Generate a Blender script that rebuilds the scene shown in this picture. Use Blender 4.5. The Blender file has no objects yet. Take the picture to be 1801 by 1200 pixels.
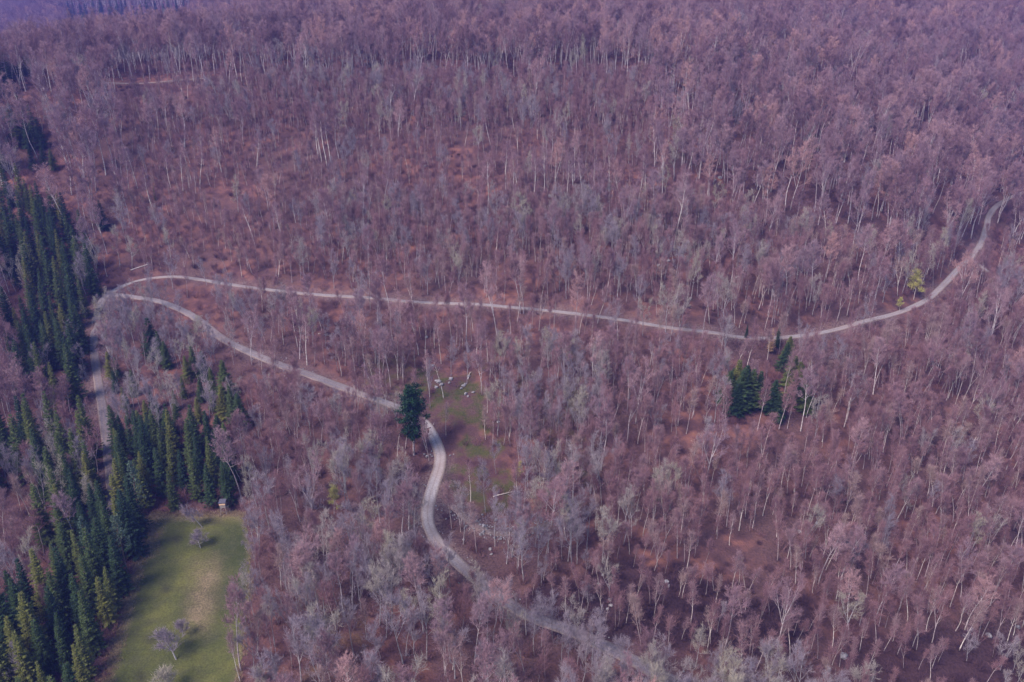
import bpy, math, random
import numpy as np
from mathutils import Vector, kdtree
R = math.radians
scene = bpy.context.scene

# ------------------------------------------------------------------ camera, sky, sun, exposure
PITCH, CAMZ, F = 24.0, 155.0, 1400.78          # F in photo pixels (28 mm on a 36 mm sensor, 1801 px wide)
cam_d = bpy.data.cameras.new('camera'); cam = bpy.data.objects.new('camera', cam_d)
scene.collection.objects.link(cam); scene.camera = cam
cam.location = (0, 0, CAMZ); cam.rotation_euler = (R(90 - PITCH), 0, 0)
cam_d.lens = 28; cam_d.sensor_width = 36; cam_d.clip_start = 1; cam_d.clip_end = 9000
SUN_EL, SUN_AZ = 48.0, 228.0                    # azimuth clockwise from +Y: behind the camera, from its left
world = bpy.data.worlds.new('World'); scene.world = world; world.use_nodes = True
wn = world.node_tree.nodes; wl = world.node_tree.links
sky = wn.new('ShaderNodeTexSky'); sky.sky_type = 'NISHITA'; sky.sun_disc = False
sky.sun_elevation = R(SUN_EL); sky.sun_rotation = R(SUN_AZ); sky.altitude = 600; sky.dust_density = 1.5
bg = wn['Background']; bg.inputs['Strength'].default_value = 0.06
wl.new(sky.outputs[0], bg.inputs[0])
sun_d = bpy.data.lights.new('sun', 'SUN'); sun = bpy.data.objects.new('sun', sun_d); scene.collection.objects.link(sun)
sun_d.energy = 1.5; sun_d.angle = R(26); sun_d.color = (1.0, 0.85, 0.82)
sv = Vector((math.sin(R(SUN_AZ)) * math.cos(R(SUN_EL)), math.cos(R(SUN_AZ)) * math.cos(R(SUN_EL)), math.sin(R(SUN_EL))))
sun.rotation_euler = sv.to_track_quat('Z', 'Y').to_euler()
scene.view_settings.view_transform = 'Standard'; scene.view_settings.look = 'None'
scene.view_settings.exposure = 1.86; scene.view_settings.gamma = 1.0
cy = scene.cycles
cy.max_bounces = 4; cy.diffuse_bounces = 2; cy.glossy_bounces = 1; cy.transmission_bounces = 1
cy.volume_bounces = 0; cy.transparent_max_bounces = 4; cy.use_denoising = True
cy.volume_step_rate = 4.0
scene.render.filter_size = 1.2 if hasattr(scene.render, 'filter_size') else 1.5
HAZE_DENSITY, HAZE_COLOR = 0.00020, (0.20, 0.24, 1.0)

rng = np.random.default_rng(7); random.seed(7)
COL = scene.collection

# ------------------------------------------------------------------ helpers: objects, tags, materials
def tag(o, label=None, cat=None, group=None, kind=None):
    if label: o['label'] = label
    if cat: o['category'] = cat
    if group: o['group'] = group
    if kind: o['kind'] = kind
    return o
def mesh_of(name, verts, faces, mats, midx=None, smooth=False):
    me = bpy.data.meshes.new(name)
    me.from_pydata([tuple(v) for v in verts], [], [tuple(f) for f in faces])
    for m in mats: me.materials.append(m)
    if midx is not None: me.polygons.foreach_set('material_index', np.asarray(midx, np.int32))
    if smooth: me.polygons.foreach_set('use_smooth', np.ones(len(me.polygons), bool))
    me.update(); return me
def obj(name, data, parent=None, loc=None):
    o = bpy.data.objects.new(name, data); COL.objects.link(o)
    if parent is not None: o.parent = parent
    if loc is not None: o.location = loc
    return o
def set_attr(me, name, vals, typ='FLOAT'):
    a = me.attributes.new(name, typ, 'POINT')
    if typ == 'FLOAT': a.data.foreach_set('value', np.asarray(vals, np.float32))
    elif typ == 'INT': a.data.foreach_set('value', np.asarray(vals, np.int32))
    else: a.data.foreach_set('vector', np.asarray(vals, np.float32).ravel())
class NT:
    def __init__(s, name, rough=0.9, spec=0.15):
        s.m = bpy.data.materials.new(name); s.m.use_nodes = True
        s.n = s.m.node_tree.nodes; s.l = s.m.node_tree.links
        s.b = s.n['Principled BSDF']; s.b.inputs['Roughness'].default_value = rough
        s.b.inputs['Specular IOR Level'].default_value = spec
    def node(s, t, **kw):
        x = s.n.new(t)
        for k, v in kw.items(): setattr(x, k, v)
        return x
    def noise(s, scale, detail=3, vec=None, rough=0.55):
        x = s.node('ShaderNodeTexNoise'); x.inputs['Scale'].default_value = scale
        x.inputs['Detail'].default_value = detail; x.inputs['Roughness'].default_value = rough
        if vec is None:
            if not hasattr(s, 'co'): s.co = s.node('ShaderNodeNewGeometry').outputs['Position']
            vec = s.co
        s.l.new(vec, x.inputs['Vector']); return x.outputs['Fac']
    def ramp(s, fac, stops):
        x = s.node('ShaderNodeValToRGB'); e = x.color_ramp.elements
        while len(e) < len(stops): e.new(0.5)
        for i, (p, c) in enumerate(stops):
            e[i].position = p; e[i].color = (*c, 1) if len(c) == 3 else c
        s.l.new(fac, x.inputs[0]); return x.outputs[0]
    def mix(s, fac, a, b, mode='MIX'):
        x = s.node('ShaderNodeMix', data_type='RGBA', blend_type=mode)
        for sock, v in ((x.inputs['Factor'], fac), (x.inputs[6], a), (x.inputs[7], b)):
            if hasattr(v, 'is_output'): s.l.new(v, sock)
            elif isinstance(v, (int, float)): sock.default_value = v
            else: sock.default_value = (*v, 1)
        return x.outputs[2]
    def math(s, op, a, b=0.0, clamp=False):
        x = s.node('ShaderNodeMath', operation=op, use_clamp=clamp)
        for sock, v in ((x.inputs[0], a), (x.inputs[1], b)):
            if hasattr(v, 'is_output'): s.l.new(v, sock)
            else: sock.default_value = v
        return x.outputs[0]
    def attr(s, name):
        x = s.node('ShaderNodeAttribute'); x.attribute_name = name; return x.outputs['Fac']
    def rnd(s): return s.node('ShaderNodeObjectInfo').outputs['Random']
    def bump(s, h, strength, dist):
        x = s.node('ShaderNodeBump'); x.inputs['Strength'].default_value = strength
        x.inputs['Distance'].default_value = dist
        s.l.new(h, x.inputs['Height']); s.l.new(x.outputs[0], s.b.inputs['Normal'])
    def color(s, c):
        if hasattr(c, 'is_output'): s.l.new(c, s.b.inputs['Base Color'])
        else: s.b.inputs['Base Color'].default_value = (*c, 1)
        return s.m

def by_random(name, stops, rough=0.9, island=0.0):
    """one colour for each tree, picked along stops; island > 0 adds a little variation from twig to twig"""
    t = NT(name, rough)
    c = t.ramp(t.rnd(), stops)
    if island:
        g = t.node('ShaderNodeNewGeometry').outputs['Random Per Island']
        v = t.math('MULTIPLY_ADD', g, island)
        t.n[-1].inputs[2].default_value = 1 - island * 0.5
        x = t.node('ShaderNodeVectorMath', operation='SCALE')
        t.l.new(c, x.inputs[0]); t.l.new(v, x.inputs['Scale']); c = x.outputs[0]
    return t.color(c)

def bark_material(name, stops):
    t = NT(name, 0.85)
    c = t.ramp(t.rnd(), stops)
    n = t.noise(1.3, 4)
    c = t.mix(t.ramp(n, [(0.35, (0.55, 0.52, 0.50)), (0.6, (1, 1, 1))]), (0, 0, 0), c)
    t.n[-1].blend_type = 'MULTIPLY'; t.n[-1].inputs['Factor'].default_value = 1.0
    # factor input was linked by mix(); relink as plain multiply
    mixn = t.n[-1]
    for l in list(t.l):
        if l.to_node == mixn and l.to_socket == mixn.inputs['Factor']:
            src = l.from_socket; t.l.remove(l); t.l.new(src, mixn.inputs[6])
    return t.color(mixn.outputs[2])

M = {}
M['bark_pale'] = bark_material('bark_pale', [(0.0, (0.36, 0.30, 0.32)), (0.5, (0.52, 0.46, 0.47)), (1.0, (0.72, 0.66, 0.65))])
M['bark_white'] = bark_material('bark_white', [(0.0, (0.60, 0.54, 0.50)), (1.0, (0.78, 0.74, 0.70))])
M['bark_grey'] = bark_material('bark_grey', [(0.0, (0.30, 0.28, 0.30)), (1.0, (0.46, 0.44, 0.45))])
M['bark_young'] = bark_material('bark_young', [(0.0, (0.30, 0.24, 0.25)), (0.45, (0.50, 0.43, 0.43)), (1.0, (0.74, 0.68, 0.62))])
M['bark_dark'] = bark_material('bark_dark', [(0.0, (0.13, 0.10, 0.09)), (1.0, (0.24, 0.18, 0.15))])
M['twig_pink'] = by_random('twig_pink', [(0.0, (0.17, 0.100, 0.120)), (0.3, (0.29, 0.170, 0.190)), (0.65, (0.28, 0.190, 0.220)), (0.85, (0.38, 0.240, 0.250)), (1.0, (0.44, 0.260, 0.240))], island=0.5)
M['twig_grey'] = by_random('twig_grey', [(0.0, (0.22, 0.185, 0.215)), (0.5, (0.29, 0.240, 0.270)), (1.0, (0.36, 0.325, 0.250))], island=0.5)
M['twig_young'] = by_random('twig_young', [(0.0, (0.20, 0.110, 0.125)), (0.4, (0.28, 0.155, 0.165)), (0.8, (0.28, 0.180, 0.195)), (1.0, (0.34, 0.240, 0.215))], island=0.5)
M['twig_thicket'] = by_random('twig_thicket', [(0.0, (0.13, 0.065, 0.075)), (0.5, (0.20, 0.105, 0.112)), (1.0, (0.25, 0.145, 0.145))], island=0.5)
M['shade_brush'] = by_random('shade_brush', [(0.0, (0.060, 0.033, 0.045)), (1.0, (0.120, 0.068, 0.080))], island=0.5)  # brush twigs coloured dark to carry the shade of the hollow
M['needle'] = by_random('needle', [(0.0, (0.020, 0.046, 0.024)), (0.4, (0.042, 0.074, 0.026)), (0.75, (0.082, 0.108, 0.030)), (1.0, (0.140, 0.145, 0.034))], 0.7, 0.8)
M['needle_pine'] = by_random('needle_pine', [(0.0, (0.07, 0.12, 0.09)), (1.0, (0.13, 0.18, 0.12))], 0.7, 0.7)
M['needle_tan'] = by_random('needle_tan', [(0.0, (0.34, 0.22, 0.13)), (1.0, (0.40, 0.26, 0.15))], 0.8, 0.6)
M['ivy'] = by_random('ivy', [(0.0, (0.014, 0.045, 0.020)), (1.0, (0.02, 0.055, 0.022))], 0.5, 0.9)
M['bud_green'] = by_random('bud_green', [(0.0, (0.42, 0.40, 0.13)), (1.0, (0.50, 0.46, 0.15))], 0.8, 0.5)
M['dry_grass'] = by_random('dry_grass', [(0.0, (0.30, 0.22, 0.13)), (1.0, (0.42, 0.33, 0.22))], 0.9, 0.5)
t = NT('rock', 0.85); n = t.noise(1.6, 5)
M['rock'] = t.color(t.ramp(n, [(0.3, (0.11, 0.10, 0.105)), (0.5, (0.26, 0.25, 0.26)), (0.75, (0.46, 0.45, 0.45))])); t.bump(n, 0.6, 0.15)
t = NT('weathered_wood', 0.8); n = t.noise(6, 4)
M['wood'] = t.color(t.ramp(n, [(0.3, (0.20, 0.17, 0.16)), (0.7, (0.36, 0.32, 0.30))]))
t = NT('pale_wood', 0.6); n = t.noise(5, 3)
M['pale_wood'] = t.color(t.ramp(n, [(0.3, (0.78, 0.48, 0.28)), (0.7, (0.86, 0.60, 0.38))]))  # pale orange wood tone
t = NT('roof_felt', 0.9); M['roof_felt'] = t.color((0.10, 0.10, 0.13))

# forest floor: leaf litter, shade of the hollow painted dark, moss where the attribute says so
t = NT('leaf_litter', 0.95, 0.05)
n1 = t.noise(0.035, 4); n2 = t.noise(0.22, 5); n3 = t.noise(1.7, 4)
base = t.ramp(n2, [(0.30, (0.070, 0.038, 0.043)), (0.48, (0.120, 0.062, 0.062)), (0.62, (0.205, 0.096, 0.078)), (0.78, (0.29, 0.140, 0.100))])
base = t.mix(t.ramp(n1, [(0.40, (0, 0, 0)), (0.62, (1, 1, 1))]), base, t.ramp(n3, [(0.3, (0.070, 0.042, 0.046)), (0.7, (0.15, 0.090, 0.085))]))
t.n[-2].inputs  # keep
moss = t.math('MULTIPLY', t.attr('moss'), t.ramp(n2, [(0.40, (0, 0, 0)), (0.60, (.9, .9, .9))]), clamp=True)
base = t.mix(moss, base, t.ramp(n3, [(0.3, (0.036, 0.050, 0.018)), (0.7, (0.085, 0.092, 0.032))]))
bank = t.math('MULTIPLY', t.attr('bank'), t.ramp(n3, [(0.35, (0, 0, 0)), (0.6, (1, 1, 1))]), clamp=True)
base = t.mix(bank, base, (0.22, 0.165, 0.155))
shade_tint = t.math('MULTIPLY', t.attr('shade_tint'), t.ramp(n2, [(0.25, (.55, .55, .55)), (0.6, (1, 1, 1))]), clamp=True)  # mask for the shade painted into the ground colour
base = t.mix(shade_tint, base, t.ramp(n3, [(0.3, (0.030, 0.018, 0.024)), (0.7, (0.062, 0.037, 0.044))]))
field = t.attr('field')
base = t.mix(field, base, t.ramp(n1, [(0.4, (0.10, 0.13, 0.05)), (0.6, (0.26, 0.25, 0.15))]))
M['ground'] = t.color(base); t.bump(n3, 0.9, 0.5)

t = NT('gravel', 0.9, 0.1)
n1 = t.noise(0.10, 3); n3 = t.noise(2.2, 5); side = t.attr('side')
g = t.ramp(n3, [(0.3, (0.29, 0.265, 0.265)), (0.7, (0.48, 0.45, 0.45))])
g = t.mix(t.ramp(n1, [(0.42, (0, 0, 0)), (0.66, (0.6, 0.6, 0.6))]), g, (0.33, 0.25, 0.22))
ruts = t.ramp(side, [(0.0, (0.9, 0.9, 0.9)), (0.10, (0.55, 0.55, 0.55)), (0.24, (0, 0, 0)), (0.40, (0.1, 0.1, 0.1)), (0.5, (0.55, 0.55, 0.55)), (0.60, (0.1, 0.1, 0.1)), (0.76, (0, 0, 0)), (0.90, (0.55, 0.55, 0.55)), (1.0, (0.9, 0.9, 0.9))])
g = t.mix(t.attr('shade_wear'), g, t.ramp(n3, [(0.3, (0.12, 0.098, 0.108)), (0.7, (0.22, 0.185, 0.20))]))  # darker gravel: tree shade painted in, along with wear
M['gravel'] = t.color(t.mix(ruts, g, t.ramp(n3, [(0.3, (0.20, 0.15, 0.13)), (0.7, (0.30, 0.24, 0.20))]))); t.bump(n3, 0.5, 0.1)

t = NT('dirt', 0.95, 0.05); n = t.noise(1.4, 5)
M['dirt'] = t.color(t.ramp(n, [(0.3, (0.13, 0.095, 0.085)), (0.55, (0.22, 0.17, 0.155)), (0.75, (0.36, 0.31, 0.30))])); t.bump(n, 0.6, 0.15)
t = NT('meadow_grass', 0.95, 0.05)
n1 = t.noise(0.06, 4); n2 = t.noise(0.35, 5); n3 = t.noise(2.4, 4)
g = t.ramp(n1, [(0.35, (0.052, 0.064, 0.024)), (0.55, (0.090, 0.100, 0.032)), (0.7, (0.145, 0.145, 0.042))])
g = t.mix(t.ramp(n2, [(0.42, (0, 0, 0)), (0.75, (0.7, 0.7, 0.7))]), g, (0.080, 0.082, 0.042))
dry = t.math('MULTIPLY', t.attr('dry'), t.ramp(n2, [(0.25, (0.35, 0.35, 0.35)), (0.6, (1, 1, 1))]), clamp=True)
g = t.mix(dry, g, t.ramp(n3, [(0.3, (0.18, 0.135, 0.080)), (0.7, (0.27, 0.205, 0.13))]))
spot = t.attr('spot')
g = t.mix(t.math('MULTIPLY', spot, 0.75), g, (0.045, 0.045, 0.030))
fine = t.ramp(n3, [(0.3, (0.72, 0.72, 0.72)), (0.7, (1.25, 1.25, 1.25))])
x = t.node('ShaderNodeMix', data_type='RGBA', blend_type='MULTIPLY'); x.inputs['Factor'].default_value = 1
t.l.new(g, x.inputs[6]); t.l.new(fine, x.inputs[7])
M['meadow'] = t.color(x.outputs[2]); t.bump(n3, 0.8, 0.2)

# ------------------------------------------------------------------ terrain: a height for every (x, y), read from what the photo shows
CP, SP = math.cos(R(PITCH)), math.sin(R(PITCH))
def ratio(py): v = py - 600.0; return -(F * SP + v * CP) / (F * CP - v * SP)      # z / y along a ray of that image row
ROWS = np.array([1400, 1200, 1000, 900, 800, 700, 600, 500, 400, 300, 200, 150], float)
BASEY = np.array([109, 136, 173, 196, 220, 245, 276, 309, 344, 384, 435, 470], float)
PXC = [-900, -300, 0, 300, 600, 900, 1200, 1500, 1801, 2200, 2800]
MUL = {  # how much farther than the middle of the slope each part of a row lies
 1400: [1.03, 1.02, 1.0, 1, 1, 1, 1.02, 1.05, 1.10, 1.14, 1.2],
 1200: [1.03, 1.02, 1.0, 1, 1, 1, 1.02, 1.04, 1.07, 1.10, 1.15],
 1000: [1.05, 1.03, 1.0, 1, 1, 1, 1.0, 1.02, 1.05, 1.10, 1.15],
 900: [1.08, 1.04, 1.0, 1, 1, 1, 1.0, 1.01, 1.05, 1.10, 1.16],
 800: [1.10, 1.05, 1.02, 1, 1, 1, .99, 1.0, 1.05, 1.12, 1.18],
 700: [1.12, 1.06, 1.03, 1.02, 1, 1, .98, .99, 1.07, 1.14, 1.2],
 600: [1.14, 1.08, 1.04, 1.04, 1.02, 1, .97, 1.0, 1.12, 1.2, 1.25],
 500: [1.14, 1.08, 1.05, 1.05, 1.03, 1, .98, 1.02, 1.18, 1.26, 1.3],
 400: [1.12, 1.08, 1.05, 1.04, 1.03, 1, .99, 1.05, 1.24, 1.3, 1.33],
 300: [1.10, 1.06, 1.04, 1.02, 1.02, 1, 1.0, 1.08, 1.28, 1.34, 1.36],
 200: [1.06, 1.02, 1.0, 1.0, 1.0, 1, 1.02, 1.12, 1.30, 1.36, 1.38],
 150: [1.02, 1.0, 1.0, 1.0, 1.0, 1, 1.03, 1.14, 1.30, 1.36, 1.38]}
TAIL = [   # beyond the shoulder: (distance, image row of the ground there)
 [(505, 160), (640, 215), (1000, 150), (1250, 105), (1500, 80), (1750, 110), (2200, 85), (2600, 34), (2900, 6), (3300, -100)],
 [(505, 150), (640, 205), (980, 132), (1220, 92), (1480, 58), (1700, 100), (2200, 80), (2600, 32), (2900, 5), (3300, -100)],
 [(505, 140), (640, 192), (960, 120), (1180, 82), (1400, 48), (1480, 45), (1700, 92), (2200, 78), (2600, 30), (2900, 4), (3300, -100)],
 [(500, 128), (550, 104), (680, 132), (900, 88), (1100, 54), (1300, 28), (1500, -10), (3300, -120)],
 [(526, 103), (600, 76), (690, 56), (820, 24), (1000, -5), (3300, -120)],
 [(526, 100), (626, 50), (788, 0), (950, -25), (1300, -60), (3300, -120)],
 [(542, 100), (645, 50), (812, 0), (980, -25), (1300, -60), (3300, -120)],
 [(600, 100), (714, 50), (898, 0), (1080, -25), (1400, -60), (3300, -120)],
 [(684, 100), (814, 50), (1024, 0), (1230, -25), (1500, -60), (3300, -120)],
 [(715, 100), (850, 50), (1070, 0), (1290, -25), (1500, -60), (3300, -120)],
 [(715, 100), (850, 50), (1070, 0), (1290, -25), (1500, -60), (3300, -120)]]
LY = np.linspace(math.log(40), math.log(3300), 400)
zc = []
for i, px in enumerate(PXC):
    ys = [20.0, 70.0]; zs = [-152.0, -150.0]
    for j, py in enumerate(ROWS):
        y = BASEY[j] * MUL[int(py)][i]; ys.append(y); zs.append(y * ratio(py))
    for y, z in TAIL[i]:
        if y > ys[-1] + 8: ys.append(y); zs.append(y * ratio(z))
    zc.append(np.interp(np.exp(LY), ys, zs))
zc = np.array(zc)
PXG = np.arange(-900, 2801, 25.0)
ZG = np.stack([np.interp(PXG, PXC, zc[:, k]) for k in range(len(LY))], 1)
def smooth(a, n, axis):
    k = np.hanning(n + 2)[1:-1]; k /= k.sum(); p = n // 2
    pad = [(0, 0), (0, 0)]; pad[axis] = (p, p)
    return np.apply_along_axis(lambda v: np.convolve(v, k, 'valid'), axis, np.pad(a, pad, 'edge'))
ZG = smooth(smooth(ZG, 13, 0), 15, 1)
_h = np.random.default_rng(3).random((256, 256))
def vnoise(x, y):
    xi = np.floor(x).astype(int); yi = np.floor(y).astype(int); fx = x - xi; fy = y - yi
    fx = fx * fx * (3 - 2 * fx); fy = fy * fy * (3 - 2 * fy)
    g = lambda a, b: _h[a % 256, b % 256]
    return (g(xi, yi) * (1 - fx) + g(xi + 1, yi) * fx) * (1 - fy) + (g(xi, yi + 1) * (1 - fx) + g(xi + 1, yi + 1) * fx) * fy - 0.5
def H0(x, y):
    x = np.asarray(x, float); y = np.asarray(y, float); yy = np.clip(y, 41, 3290)
    px = np.clip(x / yy * (F * CP - 0) / 1.0 * 1.0 + 900.5, -899, 2799)   # column of a level ray; exact row term is below
    a = (px + 900) / 25.0; i = np.minimum(a.astype(int), len(PXG) - 2); a = a - i
    b = (np.log(yy) - LY[0]) / (LY[1] - LY[0]); k = np.clip(b.astype(int), 0, len(LY) - 2); b = b - k
    return (ZG[i, k] * (1 - a) + ZG[i + 1, k] * a) * (1 - b) + (ZG[i, k + 1] * (1 - a) + ZG[i + 1, k + 1] * a) * b
def Hn(x, y):
    x = np.asarray(x, float); y = np.asarray(y, float)
    amp = np.clip((y - 100) / 130, 0.4, 1.0)
    return H0(x, y) + amp * (3.0 * vnoise(x / 38 + 5, y / 38) + 1.3 * vnoise(x / 14, y / 14 + 9) + 0.5 * vnoise(x / 5 + 3, y / 5))
# heights above are relative to the camera; project() and ground() work in those units
def project(x, y, z):
    d = y * CP - z * SP; up = y * SP + z * CP
    return 900.5 + F * x / d, 600 - F * up / d
def ray(px, py):
    u, v = px - 900.5, py - 600.0
    return np.array([u, F * CP - v * SP, -(F * SP + v * CP)])
TY = np.exp(np.linspace(math.log(45), math.log(3200), 900))
def ground(px, py, hf=None):
    """where the ray of a photo pixel first meets the ground (x, y, z relative to the camera)"""
    hf = hf or Hn
    d = ray(px, py); d = d / d[1]
    s = d[2] * TY - hf(d[0] * TY, TY)
    k = np.argmax(s < 0)
    if k == 0: k = len(TY) - 1
    a = s[k - 1] / (s[k - 1] - s[k] + 1e-9); y = TY[k - 1] + a * (TY[k] - TY[k - 1])
    x = d[0] * y; return np.array([x, y, float(hf(x, y))])

# roads, traced where they run on the slope
def track(pts, step=2.0, win=15):
    P = np.array([ground(a, b) for a, b in pts])
    # Catmull-Rom through the points in plan
    out = []
    Q = np.vstack([2 * P[0] - P[1], P, 2 * P[-1] - P[-2]])
    for i in range(1, len(Q) - 2):
        n = max(2, int(np.linalg.norm(Q[i + 1][:2] - Q[i][:2]) / step))
        for s in np.arange(n) / n:
            a, b, c, d = Q[i - 1], Q[i], Q[i + 1], Q[i + 2]
            out.append(0.5 * (2 * b + (c - a) * s + (2 * a - 5 * b + 4 * c - d) * s * s + (3 * b - a - 3 * c + d) * s ** 3))
    out.append(P[-1]); out = np.array(out)
    z = Hn(out[:, 0], out[:, 1]); k = np.hanning(win + 2)[1:-1]; k /= k.sum()
    out[:, 2] = np.convolve(np.pad(z, win // 2, 'edge'), k, 'valid')[:len(z)]
    return out
UPPER = track([(176, 545), (180, 528), (200, 510), (235, 495), (270, 488), (310, 486), (350, 491), (430, 504), (520, 514), (620, 522), (720, 530), (830, 535), (900, 541), (1000, 550), (1100, 563), (1200, 578), (1290, 591), (1340, 595), (1400, 592), (1480, 577), (1560, 556), (1620, 532), (1660, 500), (1690, 468), (1722, 434), (1735, 400), (1742, 375), (1765, 354), (1800, 338), (1850, 322), (1920, 306)])
LOWER = track([(196, 516), (232, 522), (275, 528), (310, 540), (345, 560), (400, 600), (440, 620), (500, 645), (560, 664), (620, 688), (690, 712), (728, 728), (752, 750), (772, 790), (773, 820), (757, 870), (752, 910), (764, 945), (800, 985), (850, 1028), (900, 1065), (950, 1090), (1010, 1112), (1070, 1138), (1150, 1180), (1230, 1225)])
VALLEY = track([(178, 528), (169, 560), (165, 600), (168, 640), (176, 690), (183, 740), (189, 790), (196, 850), (196, 920)])
PATH = track([(150, 146), (200, 146), (250, 147), (300, 142), (350, 138), (420, 133)], win=21)
SIDE = track([(792, 886), (810, 902), (832, 922), (858, 936), (890, 940), (925, 934), (960, 924), (990, 910)])
SPUR = track([(1700, 452), (1716, 460), (1728, 472), (1738, 482)])
TRACKS = [('gravel_road', UPPER, 1.45, 'pale gravel forest road crossing the whole slope'),
          ('gravel_road', LOWER, 1.85, 'gravel road winding down past the dark ivy tree'),
          ('gravel_road', VALLEY, 1.5, 'shaded gravel road beside the spruce belt'),
          ('path', PATH, 1.0, 'thin pale path high on the slope'),
          ('path', SIDE, 1.1, 'stony side track curving off the gravel road'),
          ('path', SPUR, 1.0, 'short pale spur below the road bend')]
kd = kdtree.KDTree(sum(len(T[1]) for T in TRACKS)); KZ, KW = [], []
for nme, T, w, _l in TRACKS:
    for p in T: kd.insert((p[0], p[1], 0), len(KZ)); KZ.append(p[2]); KW.append(w)
kd.balance()
def near_track(x, y):
    d = np.empty(len(x)); i = np.empty(len(x), int)
    for k in range(len(x)):
        _c, j, dd = kd.find((x[k], y[k], 0)); d[k] = dd; i[k] = j
    return d, np.array(KZ)[i], np.array(KW)[i]
def H(x, y):
    x = np.atleast_1d(np.asarray(x, float)); y = np.atleast_1d(np.asarray(y, float))
    z = Hn(x, y); d, kz, kw = near_track(x, y)
    s = np.clip((d - kw - 0.9) / (2.2 * kw), 0, 1); s = s * s * (3 - 2 * s)
    return (kz - 0.16) * (1 - s) + z * s
def hz(x, y): return float(H([x], [y])[0])
def W(p): return (float(p[0]), float(p[1]), float(p[2]) + CAMZ)
def spot(px, py):
    p = ground(px, py); return W((p[0], p[1], hz(p[0], p[1])))

def inside(poly, x, y):
    r = np.zeros(len(x), bool); n = len(poly)
    for i in range(n):
        x1, y1 = poly[i]; x2, y2 = poly[(i + 1) % n]
        c = ((y1 > y) != (y2 > y)) & (x < (x2 - x1) * (y - y1) / (y2 - y1 + 1e-9) + x1)
        r ^= c
    return r

# polygons on the ground, as base positions in photo pixels
MEADOW_L = [(905, 262), (930, 252), (960, 246), (1000, 236), (1050, 222), (1100, 210), (1150, 196), (1200, 180), (1260, 160), (1330, 135)]
MEADOW_R = [(905, 428), (930, 434), (960, 440), (1000, 441), (1050, 438), (1100, 432), (1150, 426), (1200, 420), (1260, 412), (1330, 400)]
MEADOW = [(x, y) for y, x in MEADOW_L] + [(x, y) for y, x in reversed(MEADOW_R)]
BELT_A = [(-90, 330), (60, 350), (120, 410), (158, 440), (172, 500), (160, 560), (140, 650), (145, 720), (90, 730), (30, 690), (20, 600), (55, 560), (20, 500), (-90, 470)]
BELT_B = [(-90, 800), (40, 770), (110, 800), (165, 800), (178, 900), (110, 900), (60, 850), (-90, 900)]
BELT_C = [(150, 880), (255, 885), (258, 915), (242, 960), (232, 1010), (214, 1060), (196, 1120), (178, 1180), (160, 1250), (130, 1330), (-120, 1360), (-120, 1090), (20, 1060), (110, 1100), (120, 1000), (80, 960)]
BELT_D = [(205, 800), (260, 790), (330, 795), (400, 800), (418, 840), (408, 893), (262, 900), (190, 880)]
CLEAR1 = [(735, 640), (790, 625), (850, 650), (870, 720), (840, 770), (800, 760), (770, 740), (735, 700)]
CLEAR2 = [(785, 800), (860, 780), (910, 830), (900, 890), (830, 900), (790, 870)]
HOLLOW = [(960, 1000), (1100, 990), (1400, 1040), (1480, 1120), (1400, 1150), (1200, 1130), (1000, 1120), (880, 1060)]

# ground sheet
def axis(a, b, s0, lo, hi, grow):
    v = list(np.arange(lo, hi + .01, s0)); s = s0; x = hi
    while x < b: s *= grow; x = min(b, x + s); v.append(x)
    s = s0; x = lo; pre = []
    while x > a: s *= grow; x = max(a, x - s); pre.append(x)
    return np.array(pre[::-1] + v)
gx = axis(-3000, 3000, 2.2, -380, 480, 1.12); gy = axis(-60, 3200, 2.2, 100, 600, 1.06)
X, Y = np.meshgrid(gx, gy); xs, ys = X.ravel(), Y.ravel(); zs = H(xs, ys)
nx, ny = len(gx), len(gy); idx = np.arange(nx * ny).reshape(ny, nx)
fc = np.stack([idx[:-1, :-1], idx[:-1, 1:], idx[1:, 1:], idx[1:, :-1]], -1).reshape(-1, 4)
me = bpy.data.meshes.new('ground')
me.from_pydata(np.stack([xs, ys, zs + CAMZ], 1).tolist(), [], fc.tolist()); me.materials.append(M['ground'])
me.polygons.foreach_set('use_smooth', np.ones(len(me.polygons), bool))
gpx, gpy = project(xs, np.maximum(ys, 1), zs)
front = ys > 60
moss = np.zeros(len(xs))
for poly, a in ((CLEAR1, 1.0), (CLEAR2, 1.0), ([(880, 690), (1010, 660), (1060, 800), (1040, 880), (930, 800)], .55), ([(640, 640), (740, 620), (740, 700), (690, 720)], .6), ([(1110, 395), (1270, 400), (1280, 440), (1120, 440)], .3), ([(560, 1080), (640, 1040), (640, 1220), (520, 1220)], .4)):
    moss = np.maximum(moss, a * (inside(poly, gpx + 60 * vnoise(xs / 8, ys / 8), gpy + 60 * vnoise(xs / 7 + 7, ys / 7)) & front))
set_attr(me, 'moss', moss)
d, kz, kw = near_track(xs, ys)
set_attr(me, 'bank', np.clip(1.1 - np.abs(d - kw - 0.6) / 2.6, 0, 1) * (ys < 500) * np.clip(0.55 + 1.6 * vnoise(xs / 19, ys / 19), 0, 1))
shade_tint = np.zeros(len(xs))
for poly, a in ((HOLLOW, 1.0), ([(1500, 1120), (1801, 1090), (1900, 1200), (1850, 1300), (1500, 1300)], .85), ([(770, 740), (812, 770), (815, 880), (790, 890), (776, 830)], .7), ([(775, 890), (820, 900), (840, 990), (800, 960)], .7)):  # shade of the hollow painted into the ground; roadside strips darkened too
    shade_tint = np.maximum(shade_tint, a * (inside(poly, gpx + 90 * vnoise(xs / 9 + 2, ys / 9), gpy + 50 * vnoise(xs / 8, ys / 8 + 5)) & front))
set_attr(me, 'shade_tint', shade_tint)
set_attr(me, 'field', ((ys > 2150) & (xs < -300)).astype(float))
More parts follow.
